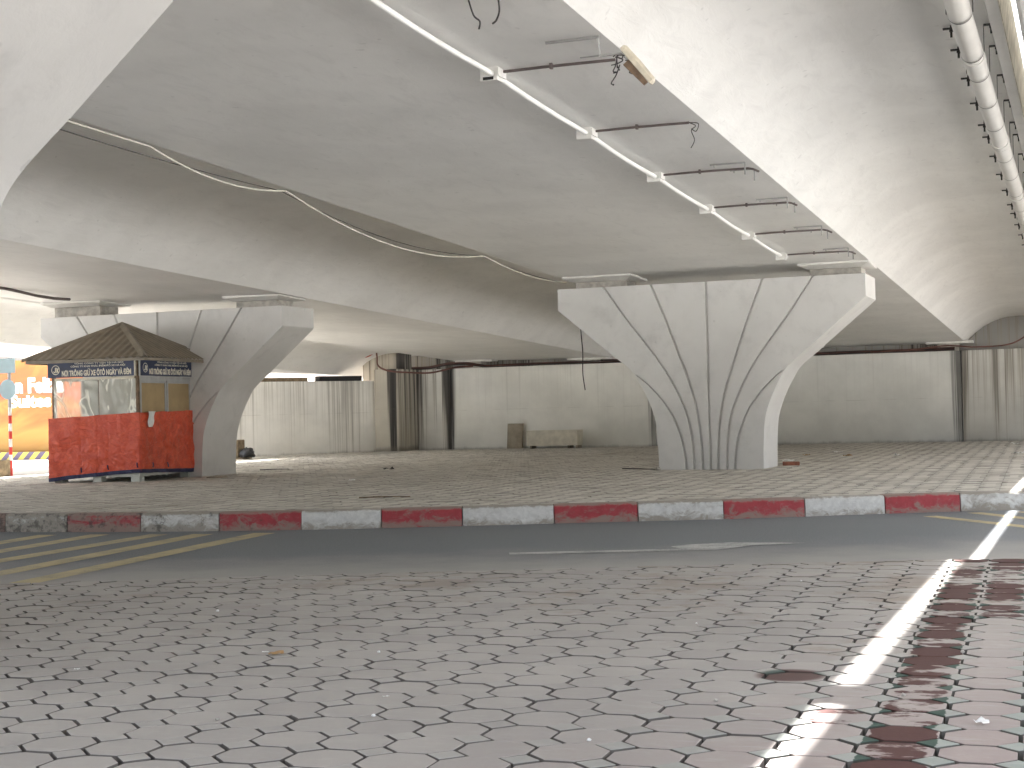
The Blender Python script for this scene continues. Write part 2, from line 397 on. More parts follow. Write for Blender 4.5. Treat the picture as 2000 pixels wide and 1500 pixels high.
vs = [(x, near_edge(x)-.3 if x > -20 else 0, 0) for x in xs]+[(x, kerb_y(x)+.1, 0) for x in xs]
road.add(vs, [(i, i+1, 82+i, 81+i) for i in range(80)])
ROAD = tag(road.build('road', M['asphalt']), kind='structure')
def quad_marking(pts, m, z=.004):
    b = MB(); b.add([(p[0], p[1], z) for p in pts], [tuple(range(len(pts)))])
    return tag(b.build('road_marking', m, ROAD), kind='structure')
def stripe(a, b, wd, m):
    a, b = Vector(a), Vector(b); d = (b-a).normalized(); n = Vector((-d.y, d.x))*wd/2
    quad_marking([a-n, b-n, b+n, a+n], m)
for a, b, wd in (((-8.75, 10.6), (-9.40, 16.25), .19), ((-9.50, 10.9), (-10.13, 16.05), .19), ((-10.45, 12.4), (-10.70, 15.95), .18), ((-11.2, 13.3), (-11.51, 15.9), .18), ((-11.95, 14.0), (-12.21, 15.8), .18),
                 ((-1.93, 19.14), (.8, 15.5), .13), ((-1.46, 19.74), (1.2, 15.9), .13), ((-.9, 19.9), (1.7, 16.2), .13)):
    stripe(a, b, wd*1.45, M['yellowline'])
quad_marking([(-5.37, 13.96), (-3.80, 14.49), (-3.98, 14.50), (-3.50, 14.62), (-3.235, 15.124), (-2.759, 15.447), (-3.513, 15.444), (-3.874, 15.182), (-4.023, 14.943), (-3.865, 14.70), (-5.449, 14.14)], M['whiteline'], .005)

pav = MB()                                              # near pavement: body, then stones on its bed
xs = [-30+42*i/84 for i in range(85)]
n_ = len(xs); vs = []
for x in xs: e = near_edge(x); vs += [(x, -40, .166), (x, e-.004, .166), (x, e-.004, -.02)]
fs = []
for i in range(n_-1): k = 3*i; fs += [(k, k+3, k+4, k+1), (k+1, k+4, k+5, k+2)]
pav.add(vs, fs); PAV = tag(pav.build('pavement', M['joint']), kind='structure')
isl = MB()
xs = [-60+72*i/144 for i in range(145)]; ys2 = [27.7, 49]
vs = []
for x in xs:
    e = kerb_y(x)+.12
    vs += [(x, e, .216), (x, 27.7, .216), (x, 60, gz(60)-.014)]
fs = []
for i in range(len(xs)-1): k = 3*i; fs += [(k, k+3, k+4, k+1), (k+1, k+4, k+5, k+2)]
isl.add(vs, fs); ISL = tag(isl.build('traffic_island', M['jointfar']), kind='structure')
fc = MB(); fc.add([(-60, 24, .226), (-22.2, 27.7, .226), (-25.6, 60, gz(60)-.004), (-60, 60, gz(60)-.004)], [(0, 1, 2, 3)])
tag(fc.build('forecourt', M['forecourt']), kind='structure')

def pavers(name, mat_, parent, inside, zf, x0, x1, y0, y1, gap, bev, jit, rot, rz, tilt, ylim=None):
    p = .272; a = p/(1+math.sqrt(2)); h = p/2
    octo = [(a/2, -h), (h, -a/2), (h, a/2), (a/2, h), (-a/2, h), (-h, a/2), (-h, -a/2), (-a/2, -h)]
    sq = [(a/math.sqrt(2), 0), (0, a/math.sqrt(2)), (-a/math.sqrt(2), 0), (0, -a/math.sqrt(2))]
    V, Fc, A = [], [], []
    cr, sr = math.cos(rot), math.sin(rot)
    def put(poly, cx, cy, cols, k):
        r = k*math.cos(math.pi/len(poly))
        n = len(poly); b0 = len(V); z = zf(cy)+random.uniform(-rz, rz); tx, ty = random.uniform(-tilt, tilt), random.uniform(-tilt, tilt)
        jx, jy = random.uniform(-jit, jit), random.uniform(-jit, jit); ja = random.uniform(-jit, jit)*2
        rad = math.hypot(*poly[0]); g_ = gap; gap_ = g_*random.choice((.65, .8, .9, 1., 1.1, 1.2))
        rings = ((1-(gap_+bev)/rad, 0), (1-gap_/rad, -bev*.8), (1-gap_/rad, -.045)) if bev else ((1-gap_/rad, 0), (1-gap_/rad, -.03))
        for s, dz in rings:
            for (x, y) in poly:
                x, y = x*s-y*ja+jx, y*s+x*ja+jy
                yy_ = cy+y
                if ylim: yy_ = ylim(cx+x, yy_)
                V.append((cx+x, yy_, z+dz+x*tx+y*ty))
        Fc.append(tuple(b0+i for i in range(n))); A.append(cols)
        for q in range(len(rings)-1):
            for i in range(n): Fc.append((b0+q*n+i, b0+(q+1)*n+i, b0+(q+1)*n+(i+1) % n, b0+q*n+(i+1) % n)); A.append((cols[0], cols[1], 1. if q == len(rings)-2 else 0., 1.))
    nx, ny = int((x1-x0)/p)+1, int((y1-y0)/p)+1
    for i in range(nx):
        for j in range(ny):
            lx, ly = x0+i*p, y0+j*p
            for (poly, ox, oy, s) in ((octo, 0, 0, 0.), (sq, h, h, 1.)):
                cx, cy = lx+ox-.0055*s, ly+oy+.0055*s
                cx, cy = cx*cr-cy*sr, cx*sr+cy*cr
                if inside(cx, cy):
                    pl = [(x*cr-y*sr, x*sr+y*cr) for x, y in poly]
                    put(pl, cx, cy, (s, random.random(), 0., 1.), 1)
    me = bpy.data.meshes.new(name); me.from_pydata(V, [], Fc); me.materials.append(mat_)
    at = me.attributes.new('pv', 'FLOAT_COLOR', 'FACE'); at.data.foreach_set('color', [c for q in A for c in q])
    o = bpy.data.objects.new(name, me); COL.objects.link(o); o.parent = parent
    return tag(o, kind='structure')
pavers('paving', M['paver'], PAV, lambda x, y: -14 < x < 4 and .5 < y < near_edge(x)+.11, lambda y: .2, -14.364, 5.5, 0, 14.5, .0100, .0024, .0022, R(2.0), .0022, .010, lambda x, y: min(y, near_edge(x)-.006))
pavers('paving', M['paverfar'], ISL, lambda x, y: x > -22.8-.107*(y-27.7) and x < 3.5 and kerb_y(x)+.14 < y < 48.4, lambda y: gz(y), -27, 6, 14, 49, .0058, 0, .002, R(2.0), .003, .012, lambda x, y: max(y, kerb_y(x)+.262))

# kerb: painted stones in turn
KERB = empty('kerb', (-6, 18, 0), kind='structure')
bnd = [-17.3, -16.25, -15.2, -14.15, -13.19, -12.26, -11.23, -10.2, -9.18, -8.24, -7.31, -6.273, -5.312, -4.326, -3.409, -2.497, -1.628, -.75, .13, 1.0, 1.9, 2.8]
for i in range(len(bnd)-1):
    a, b = bnd[i]+.006, bnd[i+1]-.006
    k = MB(); seg = 14; rows = []
    for q in range(seg+1):
        x = a+(b-a)*q/seg; y = kerb_y(x); dy = kerb_y(x+.05)-kerb_y(x-.05); n = Vector((-dy, .1, 0)).normalized()
        P = Vector((x, y, 0)); w_ = mnoise.noise((x*7, i, 0))*.004
        c = .004 if 0 < q < seg else .012
        rows.append([P+n*c+Vector((0, 0, -.03)), P+n*(c+.004)+Vector((0, 0, .10+w_)), P+n*(c+.012+w_)+Vector((0, 0, .205)), P+n*(c+.04)+Vector((0, 0, .234-c*.4+w_)), P+n*.24+Vector((0, 0, .236-c*.4)), P+n*.255+Vector((0, 0, .1))])
    n = len(rows[0]); vs = [v for r_ in rows for v in r_]
    fs = [(q*n+j, (q+1)*n+j, (q+1)*n+j+1, q*n+j+1) for q in range(seg) for j in range(n-1)]+[tuple(range(n)), tuple(range(seg*n, seg*n+n))]
    k.add(vs, fs); k.build('kerb_stone', M['kerbred'] if (i-4) % 2 else M['kerbwhite'], KERB, smooth=40)

# ---------------------------------------------------------------- viaduct decks
def deck(name, label, xl, xr, zl, zr, g_, wl_, wr_, y0=-1., y1=49.15, ksl=1., ksr=1.):
    """closed section swept along the fall of the ramp; wl_/wr_ = edge x of the cantilevers"""
    arc = [(0, 0), (.28, .27), (.55, .475), (.78, .59), (1.02, .68), (1.25, .73), (1.5, .75)]
    def side(xe, ze, edge, sg, ks):
        wdt = abs(edge-xe); pts = []
        for dx, dz in arc:
            if dx*ks < wdt-.12: pts.append((xe+sg*dx*ks, ze+dz*ks))
        zt = pts[-1][1]
        pts.append((edge-sg*.04, zt+(.0 if wdt > 1.5 else .05))); pts.append((edge, zt+.04)); pts.append((edge, max(zl, zr)+.75*max(ksl, ksr)+.33))
        return pts
    sec = side(xl, zl, wl_, -1, ksl)[::-1]+side(xr, zr, wr_, 1, ksr)
    ys = [y0]+[y0+(y1-y0)*i/24 for i in range(1, 24)]+[y1]
    b = MB(); n = len(sec)
    for y in ys:
        for (x, z) in sec: b.v.append((x, y, z-g_*(y-27.66)))
    fs = [(i*n+j, i*n+(j+1) % n, (i+1)*n+(j+1) % n, (i+1)*n+j) for i in range(len(ys)-1) for j in range(n)]
    fs += [tuple(range(n)), tuple(range((len(ys)-1)*n, len(ys)*n))]
    b.f += fs; b.m += [0]*len(fs)
    root = empty(name, ((xl+xr)/2, 27.66, zl), label, 'viaduct deck', 'parallel viaduct decks')
    b.build('girder', M['soffit'], root, smooth=28)
    return root
G_B, Z_B = .036, 3.925
def zB(y): return Z_B-G_B*(y-27.66)
DB = deck('viaduct_deck', 'grey viaduct deck overhead carrying the white conduit and brown side conduits on its soffit', -9.55, -3.72, Z_B, Z_B, G_B, -12.21, -.845, ksl=1.5)
DA = deck('viaduct_deck', 'viaduct deck with a deep curved flank resting on the pier behind the kiosk', -20.75, -14.95, 3.90, 3.79, .034, -21.52, -12.23, ksr=1.5)
DC = deck('viaduct_deck', 'low viaduct deck at the far left behind the kiosk pier, its underside lit bright', -26.9, -23.9, 3.34, 3.34, .032, -27.5, -22.08, y1=62.)
DD = deck('viaduct_deck', 'deck edge at the top right corner beyond the bright slit of daylight', 1.9, 3.4, 3.54, 3.54, G_B, -.555, 4.7)
def edge_beam(root, x0, x1, dz0, dz1, g_, z27, mm='pier', flare=0.):
    b = MB(); ys = [-1., 49.1]
    vs = [(x, y, z27-g_*(y-27.66)+dz) for y in ys for (x, dz) in ((x0, dz0), (x1, dz0), (x1+flare, dz1), (x0, dz1))]
    b.add(vs, [(0, 1, 2, 3), (4, 7, 6, 5), (0, 4, 5, 1), (1, 5, 6, 2), (2, 6, 7, 3), (3, 7, 4, 0)])
    b.build('edge_beam', M[mm], root)
edge_beam(DB, -.850, -.742, .62, .80, G_B, Z_B)
edge_beam(DB, -.746, -.732, .645, 1.05, G_B, Z_B, 'grout2', .045)
edge_beam(DD, -.550, -.40, .68, 1.85, G_B, Z_B)  # unseen upstand added; its height narrows the sun stripe on the ground
b = MB(); b.box((-.76, 8.62, zB(8.8)+1.085), (-.20, 9.06, zB(8.8)+1.10)); b.build('gap_cover', M['greymetal'], DB)
b = MB(); b.box((-22.9, 41.0, 4.82), (-21.3, 54, 4.9)); b.build('gap_cover', M['greymetal'], DA)  # cover added over the gap to keep the sun off the pillar

# ---------------------------------------------------------------- flared piers with fan grooves
EZ = [0, .40, .84, 1.10, 1.38, 1.62, 1.87, 2.16, 3.045, 3.45]
EX = [.975, .985, 1.015, 1.075, 1.185, 1.31, 1.475, 1.825, 2.88, 2.88]
ep = smooth_path([(z, x, 0) for z, x in list(zip(EZ, EX))[:8]], 6)
EPZ = [p.x for p in ep]+[3.045, 3.45]; EPX = [p.y for p in ep]+[2.88, 2.88]
GR = {0: ([0, 3.45], [0, 0]),
      1: ([0, .45, .92, 1.46, 2.056, 2.8, 3.45], [.141, .158, .203, .315, .515, .785, 1.045]),
      2: ([0, .3, .626, 1.063, 1.55, 2.05, 2.8, 3.45], [.305, .315, .34, .43, .642, .945, 1.51, 1.966]),
      3: ([0, .3, .66, 1.13, 1.55, 1.855], [.455, .48, .551, .762, 1.105, 1.47])}
GR = {k: tuple(zip(*[(p.x, p.y) for p in smooth_path([(z, x, 0) for z, x in zip(*v)], 8)])) for k, v in GR.items()}
def make_pier(name, label, cx, yf, z0, top, thick, bearings, soffit, plate_to):
    H = top-z0; dz = H-3.45
    root = empty(name, (cx, yf+thick/2, z0), label, 'pier', 'flared viaduct piers')
    zs = [-.15, -.002] + [3.45*i/110 for i in range(1, 111)]
    def row(z):
        zz = z if z < 0 else (z*(1) )
        q = max(0, z)
        # stretch or shorten only the straight stem
        zq = max(0., q-dz) if dz >= 0 else q-dz*(1)
        e = interp(zq, EPZ, EPX); out = [(-e, 0)]
        for k in (-3, -2, -1, 0, 1, 2, 3):
            gzv, gxv = GR[abs(k)]
            x = (1 if k > 0 else -1)*interp(zq, gzv, gxv) if k else 0.
            d = .05; hw = .026
            lim = e-.03
            if abs(k) == 3 and zq > 1.855: x = math.copysign(lim, k); d = 0.; 
            if abs(x) > lim: x = math.copysign(lim, x); d = 0.
            hh = hw if d else .004
            out += [(x-hh, 0), (x-hh*.45, d), (x+hh*.45, d), (x+hh, 0)]
        out.append((e, 0)); return out, e
    zs = [-.15, 0.] + [H*i/120 for i in range(1, 121)]
    b = MB(); rows = []
    for z in zs:
        o, e = row(z); rows.append((z, o, e))
    n = len(rows[0][1]); m = 2*n
    for z, o, e in rows:
        for x, d in o: b.v.append((cx+x, yf+d, z0+z))
        for x, d in o[::-1]: b.v.append((cx+x, yf+thick-d, z0+z))
    for i in range(len(rows)-1):
        for j in range(m): b.f.append((i*m+j, i*m+(j+1) % m, (i+1)*m+(j+1) % m, (i+1)*m+j)); b.m.append(0)
    b.f.append(tuple(range((len(rows)-1)*m, len(rows)*m))); b.m.append(0)
    b.build('pier_stem', M['pier'], root, smooth=24)
    # dusty top ledge
    for (bx0, bx1) in bearings:
        k = MB(); yc = yf+thick/2; s_ = soffit((bx0+bx1)/2, yc)
        k.box((bx0, yc-.32, top+.004), (bx1, yc+.32, s_-.085), bev=.008)
        k.box((bx0-.1, yc-.42, top+.001), (bx1+.1, yc+.42, top+.018), 1)
        br = k.build('bearing', [M['grout'], M['rust']], root)
        q = MB(); x0, x1 = bx0-.18, bx1+.16
        g_ = .036; vs = []
        for (ex, ey, ez) in ((.16, .16, -.085), (0, 0, -.035), (0, 0, .02)):
            for (px, py) in ((x0+ex, yc-.55+ey), (x1-ex, yc-.55+ey), (x1-ex, yc+.55-ey), (x0+ex, yc+.55-ey)):
                vs.append((px, py, s_+ez-(g_*(py-yc) if ez > -.08 else 0)))
        q.add(vs, [(0, 1, 2, 3), (8, 9, 10, 11)]+[(r*4+i, r*4+(i+1) % 4, r*4+4+(i+1) % 4, r*4+4+i) for r in (0, 1) for i in range(4)])
        q.build('bearing_plate', M['plate'], br)
    return root
P1 = make_pier('viaduct_pier', 'flared pale pier with fan grooves standing alone on the paved island', -6.65, 27.66, .23, 3.68, 1.30,
               [(-9.28, -8.26), (-4.80, -3.88)], lambda x, y: zB(y), None)
P2 = make_pier('viaduct_pier', 'flared grey pier half hidden behind the parking kiosk', -17.83, 26.70, .22, 3.585, 1.30,
               [(-20.60, -19.45), (-16.18, -15.23)], lambda x, y: 3.79+.11*(-14.95-x)/5.8-.034*(y-27.66), None)
P0 = make_pier('viaduct_pier', 'bright white flank of a pier cropped by the top left corner', -6.65, 4.55, .18, 4.24, 1.95,
               [(-9.28, -8.26), (-4.80, -3.88)], lambda x, y: zB(y), None)

# ---------------------------------------------------------------- end walls of the ramps
def wall(label, x0, y0, x1, y1, top, m, thick=.7, zb=-.2, group='end walls of the ramps', back=None, chamfer=0):
    L = math.hypot(x1-x0, y1-y0); a = math.atan2(y1-y0, x1-x0)
    b = MB(); b.box((0, 0, zb), (L, thick, top), bev=.012)
    z0 = gz(y0)
    o = b.build('abutment_wall', m, None, smooth=30, loc=(x0, y0, 0), rz=a)
    tag(o, label, 'wall', group)
    return o
TOP = 2.885
WC = (.76, .75, .71)
m1 = stained('stained wall beside pillar', WC, [(.35, .5, .6), (1.52, .35, 1.2)], .75, .9)
m2 = stained('wall behind trough', (.76, .755, .71), [(0.02, .22, 1.2), (7.1, .3, .9)], .06, .12)
m3 = stained('wall behind lone pier', (.70, .70, .665), [(9.55, .55, 1.), (0, .3, .8)], .04, .12)
m4 = stained('wall at right', (.64, .635, .60), [(0.0, .2, .9), (1.0, .5, .35), (1.9, .5, .6)], .75, .6)
m5 = stained('slanting wall', (.86, .85, .81), [(5.9, 1.0, .5), (2., .8, .2)], .42, .25, 2.5)
m6 = stained('pillar stain', (.52, .49, .42), [(.22, .30, 1.25)], .8, .95, 2.9)
W1 = wall('narrow stained wall panel between the black pillar and the dark joint', -22.25, 48.5, -20.69, 48.5, TOP, m1)
W2 = wall('pale wall panel behind the plaster trough and upright board', -20.665, 48.497, -13.47, 48.497, TOP, m2)
W3 = wall('grey wall panel seen on the right of the lone pier', -13.44, 48.5, -3.84, 48.5, TOP, m3)
W4 = wall('streaky wall panel at the right edge past the black joint', -3.81, 48.497, 8.5, 48.497, TOP, m4)
W5 = wall('bright slanting wall with brown streaks seen right of the kiosk pier', -26.7, 41.1, -22.80, 47.0, 2.53, m5, .5)
for x0, x1, zz_, mm in ((1.0, 2.45, .15, 'dark'), (2.7, 4.55, .13, 'wood'), (5.0, 6.6, .17, 'dark')):
    b = MB(); b.box((x0, .08, 2.533), (x1, .42, 2.53+zz_), bev=.01); b.build('bearing_shelf', M[mm], W5, local=True)
PW = empty('wall_pillar', (-22.3, 47, .1), 'black stained concrete pillar where the slanting wall meets the long wall', 'pillar')
b = MB(); b.box((-.47, -.15, -.25), (.40, 1.45, 2.80), bev=.02); b.build('pillar_shaft', m6, PW, local=True, smooth=30)
b = MB(); b.box((-1.2, .5, 2.42), (.36, 1.1, 4.4)); b.build('return_wall', m6, PW, local=True)
# back walls behind the bearing shelf
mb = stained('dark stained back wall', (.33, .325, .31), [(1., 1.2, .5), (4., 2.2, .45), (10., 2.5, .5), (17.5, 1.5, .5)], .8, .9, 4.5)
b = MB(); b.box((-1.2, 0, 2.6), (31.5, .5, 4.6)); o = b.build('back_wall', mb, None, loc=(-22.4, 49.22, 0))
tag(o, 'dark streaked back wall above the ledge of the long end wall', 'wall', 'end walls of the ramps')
def shelf_bearing(parent, x0, x1, soff):
    k = MB(); k.box((x0, 48.58, TOP+.003), (x1, 49.05, soff-.05)); br = k.build('bearing', M['grout'], parent)
    br.location = Vector(br.location)
    q = MB(); q.box((x0-.35, 48.52, soff-.055), (x1+.4, 49.1, soff+.02)); q.build('bearing_plate', M['plate'], br)
for (par, x0, x1, s_) in ((W2, -20.15, -19.55, 3.16), (W2, -16.1, -15.3, 3.09), (W3, -9.4, -8.6, 3.17), (W3, -4.5, -3.87, 3.17)):
    shelf_bearing(par, x0, x1, s_)
# cables lying on the wall top
def cable(name, label, pts, r, m, cat='cable', group=None, n=8):
    b = MB(); b.tube(smooth_path(pts, 8), r, n)
    o = b.build(name, m, None, smooth=60); return tag(o, label, cat, group)
CBN = empty('cable_bundle', (-12, 48.5, TOP))
for k in range(4):
    pts = [(x, 48.47+.03*k, TOP+.03+.022*k+.03*mnoise.noise((x*.5, k*3.1, 0))+(.10 if -21 < x < -20 else 0)) for x in [-22.2+.7*i for i in range(27)]]
    b = MB(); b.tube(smooth_path(pts, 3), .019, 6); b.build('cable', M['redcable'] if k % 2 else M['darkcable'], CBN, smooth=60)
tag(CBN, 'rust red bundle of cables lying along the top of the long wall', 'cables')
cable('supply_cable', 'pale cable rising from the wall top near the right edge', [(-6.5, 48.42, TOP+.05), (-5.2, 48.4, TOP+.08), (-4.2, 48.4, TOP+.16), (-3.4, 48.42, TOP+.09), (-2.4, 48.42, TOP+.14), (-1.8, 48.6, 3.35)], .022, M['redcable'], 'cable')
cable('hose', 'red hose looping below the deck above the black pillar', [(-23.7, 47.2, 3.66), (-23.45, 47., 3.43), (-23.1, 46.9, 3.36), (-22.85, 46.9, 3.45), (-22.7, 47., 3.60)], .045, M['redhose'], 'hose')
cable('hose', 'red conduit dropping down the pillar head and sagging along the stained wall', [(-22.66, 46.85, 3.6), (-22.64, 46.85, 3.3), (-22.6, 46.85, 3.02), (-22.2, 46.8, 2.84), (-21.6, 47.0, 2.77), (-21.0, 47.6, 2.75), (-20.4, 48.3, 2.92), (-19.8, 48.44, 2.95)], .03, M['redcable'], 'hose')

# ---------------------------------------------------------------- conduit run on the soffit
CR = empty('conduit_run', (-4.95, 18, zB(18)), 'white conduit run with square boxes and brown side branches fixed under the deck', 'conduit')
BY = [10.0, 12.78, 15.48, 18.2, 20.85, 23.58, 26.22]
b = MB(); pts = []
yy = [-6+.5*i for i in range(65)]
for y in yy:
    if y > 26.2: break
    ph = (y-10.05) % 2.72/2.72
    pts.append((-4.95+.006*math.sin(y), y, zB(y)-.055-.022*math.sin(math.pi*ph)))
b.tube(pts, .026, 10); b.build('conduit_pipe', M['pvcw'], CR, smooth=60)
for i, y in enumerate(BY):
    k = MB(); z = zB(y)
    k.box((-5.06, y-.075, z-.12), (-4.89, y+.075, z+.004), bev=.008)
    k.box((-4.89, y-.095, z-.085), (-4.872, y+.095, z-.01)); 
    bx = k.build('junction_box', M['pvc'], CR)
    if i == 1: q = MB(); q.box((-5.03, y-.079, z-.112), (-4.93, y-.0755, z-.085)); q.build('opening_patch', M['dark'], bx)  # dark patch laid on the box in place of a shaded hole
    k = MB(); xe = -3.86+.03*(i % 2)
    pts = [(-4.9, y+.03, z-.03), (-4.5, y+.03, z-.026), (-4.1, y+.03, z-.028), (xe, y+.03, z-.03)]
    if i > 2: pts += [(xe+.06, y+.02, z-.045), (xe+.14, y-.01, z-.085)]
    k.tube(pts, .0135, 8)
    for xc in (-4.42,): k.box((xc-.012, y+.01, z-.05), (xc+.012, y+.05, z+.002))
    k.build('branch_conduit', M['brownpipe'], CR, smooth=60)
    if i == 2:
        q = MB(); q.tube(smooth_path([(xe, y+.03, z-.03), (xe+.07, y+.02, z-.07), (xe+.03, y, z-.12), (xe+.06, y, z-.22), (xe+.02, y, z-.30)]), .005, 5); q.tube(smooth_path([(xe, y+.03, z-.03), (xe+.1, y+.02, z-.05), (xe+.08, y, z-.13), (xe+.03, y, z-.1)]), .005, 5)
        q.build('wire_end', M['darkcable'], CR, smooth=60)
where = ['nearest one, beside the old lamp', 'second one after the lamp', 'third one after the lamp', 'fourth one after the lamp', 'farthest one, above the pier top']
for i, y in enumerate(BY[2:]):
    z = zB(y)
    if i == 0: continue
    br = empty('lamp_bracket', (-3.9, y, z), 'thin empty lamp bracket under the deck edge, '+where[i], 'bracket', 'empty lamp brackets under the deck edge')
    for (dy, L) in ((-.28, .42), (.26, .30)):
        k = MB(); x1 = -3.80; k.box((x1-L, y+dy-.008, z-.016), (x1, y+dy+.008, z+.002)); k.box((x1-.008, y+dy-.008, z-.15), (x1+.008, y+dy+.008, z))
        k.tube([(x1-L+.05, y+dy, z+.002), (x1-L+.05, y+dy, z-.04)], .008, 6); k.build('bracket_bar', M['greymetal'], br)
b = MB(); b.tube([(-19.45+.01*math.sin(y*1.3), y, 3.79+.11*4.5/5.8-.034*(y-27.66)-.05-.03*math.sin(y*2.3)) for y in [8+.5*i for i in range(37)]], .03, 8)
tag(b.build('old_conduit', M['brownpipe'], None, smooth=60), 'dark old conduit under the deck above the kiosk, ending at the pier', 'conduit')
# the one lamp left hanging
LP = empty('flood_lamp', (-3.62, 12.25, zB(12.25)), 'faded flood lamp hanging crooked with torn wires at the deck edge', 'lamp')
k = MB(); A_, B_ = Vector((-3.60, 12.22, 4.385)), Vector((-3.36, 12.3, 4.075))
d = (B_-A_); up = Vector((.75, .1, .65)); sd = d.cross(up).normalized(); upn = sd.cross(d).normalized()
prof = [(0, .035, .03), (.06, .06, .045), (.5, .062, .05), (.94, .055, .045), (1.0, .03, .025)]
for t_, w2, h2 in prof:
    c = A_+d*t_
    for sx, sy in ((-1, -.35), (1, -.35), (1, .45), (.55, 1), (-.55, 1), (-1, .45)): k.v.append(tuple(c+sd*w2*sx+upn*h2*sy))
for i in range(len(prof)-1):
    for j in range(6): k.f.append((i*6+j, i*6+(j+1) % 6, (i+1)*6+(j+1) % 6, (i+1)*6+j)); k.m.append(0)
k.f += [(5, 4, 3, 2, 1, 0), tuple(24+j for j in range(6))]; k.m += [0, 0]
k.build('lamp_housing', M['lamp'], LP, smooth=35)
k = MB(); c0 = A_+d*.3-upn*.02; c1 = A_+d*.9-upn*.02
k.add([tuple(c0+sd*.045), tuple(c1+sd*.04), tuple(c1-sd*.04), tuple(c0-sd*.045), tuple(c0+sd*.03-upn*.06), tuple(c1+sd*.03-upn*.04), tuple(c1-sd*.03-upn*.04), tuple(c0-sd*.03-upn*.06)], [(0, 1, 2, 3), (7, 6, 5, 4), (0, 4, 5, 1), (1, 5, 6, 2), (2, 6, 7, 3), (3, 7, 4, 0)]); k.build('ballast_box', M['rust'], LP)
z = zB(12.4)
for dy, L in ((-.3, .42), (.32, .32)):
    k = MB(); k.box((-3.80-L, 12.4+dy-.008, z-.02), (-3.75, 12.4+dy+.008, z+.002))
    if dy < 0: k.tube([(-3.76, 12.1, z-.01), (-3.76, 12.15, z-.16), (-3.6, 12.2, z-.14)], .009, 6)
    else: k.tube([(-3.76, 12.72, z-.01), (-3.55, 12.5, z-.2)], .009, 6)
    k.build('lamp_arm', M['greymetal'], LP)
for q in range(7):
    random.seed(40+q); p = Vector((-3.72+.12*random.random(), 12.3+.2*random.random(), z-.10-.1*random.random())); pts = [p]
    for s_ in range(4): p = p+Vector((random.uniform(-.05, .07), random.uniform(-.03, .03), random.uniform(-.09, .03))); pts.append(p)
    k = MB(); k.tube(smooth_path(pts, 5), .0055, 5); k.build('torn_wire', M['darkcable'], LP, smooth=60)
random.seed(11)
zz = zB(11)
cable('loose_wire', 'frayed dark wire end hanging from the deck at the top edge, forked', [(-4.37, 10.78, zz-.0), (-4.36, 10.85, zz-.1), (-4.33, 10.9, zz-.14), (-4.35, 10.93, zz-.19)], .0075, M['darkcable'], 'wire', n=6)
cable('loose_wire', 'curved dark wire end hanging from the deck at the top edge, unforked', [(-4.12, 10.75, zz-.0), (-4.13, 10.8, zz-.1), (-4.17, 10.84, zz-.16), (-4.21, 10.86, zz-.18)], .0075, M['darkcable'], 'wire', n=6)
# cables sagging along the lower edge of the deck
def sag(y0, y1, dip, x, n=10, sl=-.02): return [(x, y0+(y1-y0)*i/n, zB(y0+(y1-y0)*i/n)+sl-dip*4*(i/n)*(1-i/n)) for i in range(n+1)]
p_ = sag(9., 14.3, .015, -9.60)[:-1]+sag(14.3, 17.3, .14, -9.60)[:-1]+sag(17.3, 24.1, .30, -9.60)[:-1]+sag(24.1, 28.4, .10, -9.60, 10, -.03)
b = MB(); b.tube(p_, .012, 8); tag(b.build('sagging_cable', M['cable'], None, smooth=60), 'off white cable sagging in loops along the lower edge of the deck', 'cable')
p_ = sag(9., 17.3, .10, -9.66)[:-1]+sag(17.3, 24.1, .20, -9.66)[:-1]+sag(24.1, 28.4, .06, -9.66)
b = MB(); b.tube(p_, .006, 6); tag(b.build('sagging_cable', M['darkcable'], None, smooth=60), 'thin dark cable running just above the off white sagging cable', 'cable')
cable('hanging_wire', 'loose wire dangling straight down beside the left tip of the lone pier', [(-9.30, 28.3, 3.72), (-9.30, 28.3, 3.0), (-9.27, 28.3, 2.5), (-9.28, 28.3, 2.1), (-9.24, 28.3, 1.76)], .011, M['darkcable'], 'wire')

# ---------------------------------------------------------------- drain pipe under the cantilever
DP = empty('drain_pipe', (-1.05, 20, zB(20)+.4), 'long white drain pipe strapped under the deck overhang at the top right', 'pipe')
def zp(y): return zB(y)+.47
b = MB(); pts = [(-1.05, y, zp(y)) for y in [-10+2*i for i in range(30)]]; b.tube(pts, .104, 20); b.build('pipe_run', M['pvc'], DP, smooth=60)
for y in (1.2, 5.4, 9.6, 15.9, 20.3, 24.6, 29.0, 33.4, 37.7, 42.):
    b = MB(); b.tube([(-1.05, y, zp(y)), (-1.05, y+.25, zp(y+.25))], .114, 20); b.build('pipe_collar', M['pvc'], DP, smooth=40)
hy = [6, 7.2, 8.4, 9.6, 10.8, 12, 13.15, 14.3, 15.75, 16.6, 17.9, 19.2, 20.5, 21.3, 22.7, 24.2, 25.7, 27.2, 28.2, 29.6, 31, 32.5, 34, 35.5]
